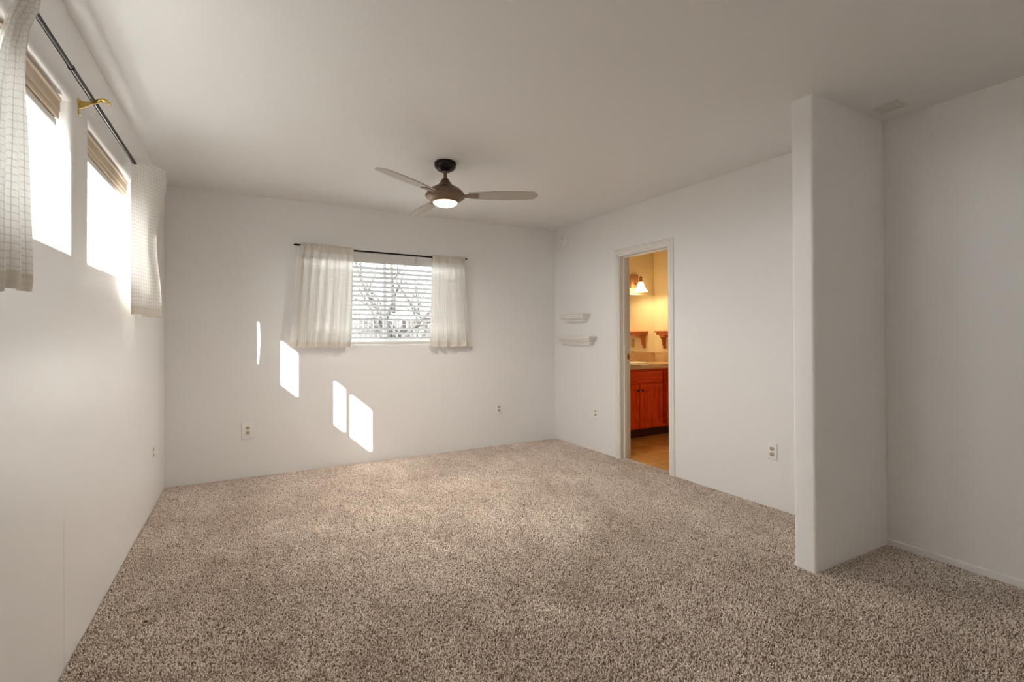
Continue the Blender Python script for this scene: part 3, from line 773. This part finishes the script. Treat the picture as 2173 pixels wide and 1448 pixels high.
# door leaf standing open inside the bathroom, against the near side
mb = MB(); x0 = RW(D1, 0, .13)[0]; mb.box(x0 - off.x, x0 - off.x + .60, -1.760 - off.y, -1.726 - off.y, .012, DH - .016, .002, 1); lf = mb.build('door_leaf', M['white_trim'], r)
mb = MB(); mb.lathe([(0, .06), (.02, .058), (.027, .045), (.022, .030), (.010, .022), (.010, .006), (.028, .004), (.030, 0)], (x0 - off.x + .54, -1.726 - off.y, .95), 24, axis='Y'); mb.build('door_knob', M['brass'], lf, smooth=True, angle=50)
# threshold bar
mb = MB(); mb.prism([(3.868, -.004), (3.884, -.004), (3.882, .006), (3.870, .006)], -1.71, -1.107, lambda a, b, h: (a, h, b)); struct(mb.build('trim_1', M['floor_tile']))

# ---------------------------------------------------------------- bathroom
BX0, BX1, BY0, BY1 = 3.875, 5.41, -2.7, .05
mb = MB(); mb.box(BX0 - .003, BX1 + .1, BY0 - .1, BY1 + .1, -.12, -.004); struct(mb.build('floor_bathroom', M['floor_tile']))
mb = MB(); mb.box(3.875, BX1 + .1, BY1, BY1 + .1, 0, H); struct(mb.build('wall_bathroom_back', M['cream']))
mb = MB(); mb.box(BX1, BX1 + .1, BY0, BY1, 0, H); struct(mb.build('wall_bathroom_right', M['cream']))
mb = MB(); mb.box(3.92, BX1 + .1, BY0 - .1, BY0, 0, H); struct(mb.build('wall_bathroom_front', M['cream']))

# mirror above the splash
mb = MB(); mb.box(3.90, 5.408, .040, .049, .978, 1.738, .0015, 1); tag(mb.build('wall_mirror', M['mirror']), 'frameless bathroom mirror above the tan tile splash', 'mirror')
# vanity cabinet
r = empty('vanity_cabinet', (4.65, -.22, 0)); tag(r, 'orange oak bathroom vanity with arched double doors under tiled counter', 'cabinet')
vx, vy = 4.65, -.22
def vb(mb, x0, x1, y0, y1, z0, z1, bev=0): mb.box(x0 - vx, x1 - vx, y0 - vy, y1 - vy, z0, z1, bev, 2)
YF = -.455
mb = MB(); vb(mb, 3.91, 5.028, YF, .045, .10, .805); vb(mb, 5.058, 5.405, YF, .045, .10, .805); vb(mb, 5.028, 5.058, YF + .10, .045, .10, .805); mb.build('body', M['oak_x'], r)
mb = MB(); vb(mb, 3.91, 5.405, -.430, .04, 0, .10); mb.build('toe_kick', M['oak_dark'], r)
# face frame strips stand proud of the body
mb = MB()
for a, b in ((4.02, 4.06), (5.008, 5.028), (5.058, 5.076)): vb(mb, a, b, YF - .006, YF + .002, .10, .805)
vb(mb, 3.91, 5.405, YF - .005, YF + .002, .10, .130); vb(mb, 3.91, 5.405, YF - .005, YF + .002, .785, .805); vb(mb, 3.91, 5.02, YF - .005, YF + .002, .615, .650)
mb.build('face_frame', M['oak_x'], r)
mb = MB(); vb(mb, 4.09, 5.005, YF - .022, YF - .004, .650, .782, .005); mb.build('false_drawer_front', M['oak_x'], r, smooth=True, angle=30)
def arch(x0, x1, z0, z1, rise, n=20):
    pts = [(x0, z0), (x1, z0)]
    for k in range(n + 1):
        t = k / n; c = math.cos((t - .5) * 2 * math.pi)       # cathedral arch: flat shoulders rising to the centre
        pts.append((lerp(x1, x0, t), z1 - rise + rise * (.5 + .5 * c) ** .8))
    return pts
def vdoor(x0, x1, knob_x):
    z0, z1 = .118, .628; fy = YF - .022
    mb = MB(); vb(mb, x0, x1, fy + .004, YF - .004, z0, z1); o = mb.build('door', M['oak_z'], r)
    # frame stiles and rails: outer box ring with arched inner edge
    a0, a1 = x0 + .052, x1 - .052; zz0, zz1 = z0 + .055, z1 - .045; rise = .045; n = 24
    mb = MB(); bm = mb.bm
    inner = []; outer = []
    for k in range(n + 1):
        t = k / n; c = math.cos((t - .5) * 2 * math.pi); inner.append((lerp(a0, a1, t), zz1 - rise + rise * (.5 + .5 * c) ** .8)); outer.append((lerp(x0, x1, t), z1))
    def loop(pts, y): return [bm.verts.new((p[0] - vx, y - vy, p[1])) for p in pts]
    I = inner + [(a1, zz0), (a0, zz0)]; O = outer + [(x1, z0), (x0, z0)]
    If, Of, Ib, Ob = loop(I, fy - .004), loop(O, fy - .004), loop(I, fy + .005), loop(O, fy + .005)
    m_ = len(I)
    for k in range(m_):
        k2 = (k + 1) % m_
        bm.faces.new((Of[k], Of[k2], If[k2], If[k])); bm.faces.new((If[k], If[k2], Ib[k2], Ib[k])); bm.faces.new((Of[k], Ob[k], Ob[k2], Of[k2]))
    mb.build('door_frame', M['oak_z'], o)
    g = .026; pts = arch(a0 + g, a1 - g, zz0 + g, zz1 - g * .8, rise * .85)
    mb = MB(); mb.prism(pts, fy - .004 - vy, fy + .004 - vy, lambda a, b, h: (a - vx, h, b))
    bmesh.ops.bevel(mb.bm, geom=[e for e in mb.bm.edges if all(abs(v.co.y - (fy - .004 - vy)) < 1e-5 for v in e.verts)], offset=.006, segments=1, affect='EDGES')
    mb.build('raised_panel', M['oak_z'], o)
    mb = MB(); mb.lathe([(0, -.030), (.012, -.029), (.0145, -.022), (.011, -.015), (.006, -.010), (.006, 0)], (knob_x - vx, fy - .004 - vy, .560), 20, axis='Y'); mb.build('knob', M['knob'], o, smooth=True)
vdoor(4.255, 4.628, 4.600); vdoor(4.640, 5.008, 4.668); vdoor(3.93, 4.245, 4.21)
for z0, z1 in ((.650, .782), (.470, .630), (.290, .450), (.118, .272)):
    mb = MB(); vb(mb, 5.080, 5.385, YF - .020, YF - .004, z0, z1, .006); o = mb.build('drawer', M['oak_x'], r, smooth=True, angle=30)
    mb = MB(); mb.lathe([(0, -.026), (.012, -.025), (.0135, -.019), (.006, -.010), (.006, 0)], (5.23 - vx, YF - .020 - vy, (z0 + z1) / 2), 16, axis='Y'); mb.build('knob', M['knob'], o, smooth=True)
# countertop
r = empty('tiled_countertop', (4.65, -.22, .81)); tag(r, 'cream tiled bathroom countertop with tan tile splash on the oak vanity', 'countertop')
vy2 = .81
def cb(mb, x0, x1, y0, y1, z0, z1, bev=0): mb.box(x0 - vx, x1 - vx, y0 - vy, y1 - vy, z0 - vy2, z1 - vy2, bev, 2)
mb = MB(); cb(mb, 3.905, 5.406, -.485, .045, .812, .858); mb.build('slab', M['counter_tile'], r)
mb = MB(); cb(mb, 3.905, 5.406, -.500, -.485, .808, .863, .004); mb.build('edge_tiles', M['counter_tile'], r, smooth=True, angle=30)
mb = MB(); cb(mb, 3.905, 5.395, .030, .044, .858, .974, .002); cb(mb, 5.395, 5.407, -.49, .030, .858, .974, .002); mb.build('tile_splash', M['splash_tile'], r)
# sink
r = empty('bathroom_sink', (4.66, -.17, .858)); tag(r, 'cream drop-in sink set in the tiled countertop', 'sink')
mb = MB()
def oval(a, b, z, n=48): return [(a * math.copysign(abs(math.cos(2 * math.pi * k / n)) ** .55, math.cos(2 * math.pi * k / n)), b * math.copysign(abs(math.sin(2 * math.pi * k / n)) ** .55, math.sin(2 * math.pi * k / n)), z) for k in range(n)]
rings = [oval(.345, .155, .0), oval(.345, .155, .010), oval(.335, .148, .014), oval(.315, .130, .014), oval(.305, .122, .008), oval(.28, .11, .003), oval(.03, .02, .002)]
V = [[mb.bm.verts.new(p) for p in rg_] for rg_ in rings]
for a, b in zip(V, V[1:]):
    for k in range(48): mb.bm.faces.new((a[k], b[k], b[(k + 1) % 48], a[(k + 1) % 48]))
mb.bm.faces.new(V[0]); mb.bm.faces.new(V[-1]); mb.build('basin', M['porcelain'], r, smooth=True, angle=40)
mb = MB(); mb.lathe([(.026, .001), (.024, .004), (0, .004)], (0, 0, .002), 24); mb.build('drain', M['bronze'], r, smooth=True)
# sconce
r = empty('wall_sconce', (5.050, .049, 1.91)); tag(r, 'bronze bathroom wall sconce with lit bell-shaped glass shade above the mirror', 'wall lamp')
mb = MB(); mb.box(-.066, .066, -.020, 0, -.088, .088, .006, 3); mb.build('backplate', M['copper'], r, smooth=True, angle=40)
mb = MB(); mb.tube([(0, -.015, -.02), (0, -.045, -.045), (0, -.075, -.045), (0, -.100, -.015), (0, -.115, .020), (0, -.118, .045)], .008, 12); mb.build('arm', M['copper'], r, smooth=True)
SX, SY = -.008, -.135
mb = MB(); mb.lathe([(0, .058), (.010, .057), (.012, .048), (.020, .044), (.020, .000), (.030, -.006), (.030, -.018), (0, -.018)], (SX, SY, 0), 28); mb.build('socket_cup', M['copper'], r, smooth=True, angle=40)
mb = MB(); mb.tube([(0, -.118, .02), (SX, SY, .02)], .008, 10); mb.build('cup_joint', M['copper'], r, smooth=True)
mb = MB(); prf = [(.028, -.020), (.034, -.034), (.042, -.058), (.054, -.085), (.068, -.112), (.084, -.136), (.093, -.145)]
mb.lathe(prf + [(q[0] - .004, q[1] + .001) for q in prf[::-1]], (SX, SY, 0), 40); mb.build('bell_shade', M['shade'], r, smooth=True)
bl_ = bpy.data.lights.new('sconce_bulb', 'POINT'); bo_ = bpy.data.objects.new('sconce_bulb', bl_); C.objects.link(bo_); bo_.location = (5.05 + SX, .049 + SY, 1.91 - .112)
bl_.energy = 1.35; bl_.color = (1, .78, .47); bl_.shadow_soft_size = .025
# a second sconce of the same vanity light, past the door jamb
s2_ = copy_tree(r); s2_.location = (4.20, .049, 1.91); s2_['label'] = 'bronze bathroom wall sconce hidden past the left door jamb'
s2_['group'] = 'bathroom sconces'; r['group'] = 'bathroom sconces'
bo2 = bo_.copy(); C.objects.link(bo2); bo2.location = (4.20 + SX, .049 + SY, 1.91 - .112)
# bracket shelf on the side wall
r = empty('bracket_shelf', (5.409, -.36, 1.03)); tag(r, 'small stained wood shelf with scrolled brackets on bathroom side wall', 'shelf')
mb = MB(); mb.box(-.135, 0, -.28, .28, .212, .232, .004, 2); mb.build('top_board', M['shelf_wood'], r, smooth=True, angle=30)
mb = MB(); mb.box(-.118, 0, -.262, .262, .178, .212, .003, 1); mb.build('apron', M['shelf_wood'], r)
for yy in (-.21, .215):
    pr = [(0, 0), (-.028, 0), (-.034, .012), (-.032, .028), (-.044, .046), (-.056, .062), (-.054, .084), (-.060, .100), (-.058, .122), (-.074, .136), (-.088, .146), (-.092, .160), (-.100, .168), (-.100, .178), (0, .178)]
    mb = MB(); mb.prism(pr, yy - .011, yy + .011, lambda a, b, h: (a, h, b)); mb.build('bracket', M['shelf_wood'], r)
mb = MB(); mb.box(-.098, 0, .13, .204, .150, .178, .004, 1); mb.build('cleat', M['shelf_wood'], r)
place(outlet('tan outlet on bathroom side wall, seen in the mirror', .070, .115, M['tan_plate']), (5.409, -.38, 1.095), -P2)

# ---------------------------------------------------------------- outdoors
mb = MB(); mb.box(-30, 30, -30, 40, -.50, -.40); struct(mb.build('ground', M['ground']))
mb = MB(); mb.box(-9, -.19, -14, .6, -.40, -.36); struct(mb.build('bounce_slab', M['bounce_grey']))  # unseen slab, added to bounce daylight up through the left windows
r = empty('board_fence', (3.5, 6.5, -.40)); tag(r, 'weathered grey board fence standing beyond the back window', 'fence')
rnd = random.Random(5)
mb = MB(); x = -9.0
while x < 9:
    t = rnd.uniform(-.02, .02); mb.box(x, x + .104, rnd.uniform(-.003, .003), .018, 0, 1.98 + t); x += .112
mb.build('boards', M['fence'], r)
for z in (.3, 1.0, 1.7):
    mb = MB(); mb.box(-9, 9, .019, .057, z, z + .09); mb.build('rail', M['fence'], r)
def tree(x, y, spec, label, seed, kids=5, depth=4):
    rnd = random.Random(seed); r = empty('bare_tree', (x, y, -.40)); tag(r, label, 'tree', 'bare trees behind the slatted blind')
    mb = MB(); tw = MB()
    def grow(p, d, L, rad, dep):
        n = 5; pts = [p.copy()]; rr = [rad]; q = p.copy(); dd = d.copy()
        for k in range(n):
            dd = (dd + Vector((rnd.uniform(-1, 1), rnd.uniform(-1, 1), rnd.uniform(-.6, .9))) * .16).normalized(); q = q + dd * L / n
            pts.append(q.copy()); rr.append(rad * (1 - .5 * (k + 1) / n))
        (mb if dep >= depth - 1 else tw).tube(pts, rr, 8 if dep > 2 else 5)
        if dep == 0: return
        for k in range(kids):
            i = rnd.randint(1, n); a = rnd.uniform(0, 6.28); perp = dd.cross(Vector((math.cos(a), math.sin(a), .3))).normalized()
            nd = (dd * rnd.uniform(.5, 1.0) + perp * rnd.uniform(.5, 1.0)).normalized()
            grow(pts[i], nd, L * rnd.uniform(.5, .75), rr[i] * rnd.uniform(.4, .6), dep - 1)
    for (b, dx, L, rad) in spec: grow(Vector(b), Vector(dx).normalized(), L, rad, depth)
    mb.build('trunk', M['bark'], r, smooth=True); tw.build('branches', M['bark'], r, smooth=True)
tree(3.35, 5.6, [((0, 0, 0), (0.0, .05, 1), 2.3, .085), ((-.02, 0, 1.5), (-.75, 0, 1.3), 1.9, .055), ((.03, 0, 1.3), (.55, .1, .95), 1.6, .05), ((0, 0, 2.1), (-.1, .2, 1), 1.8, .05)], 'bare winter tree with leaning stems seen between blind slats', 4)
tree(5.6, 9.6, [((0, 0, 0), (0.05, .05, 1), 2.6, .09), ((0, 0, 1.6), (-.5, 0, 1), 2.0, .05)], 'smaller bare tree beyond the fence, right of the leaning one', 9)
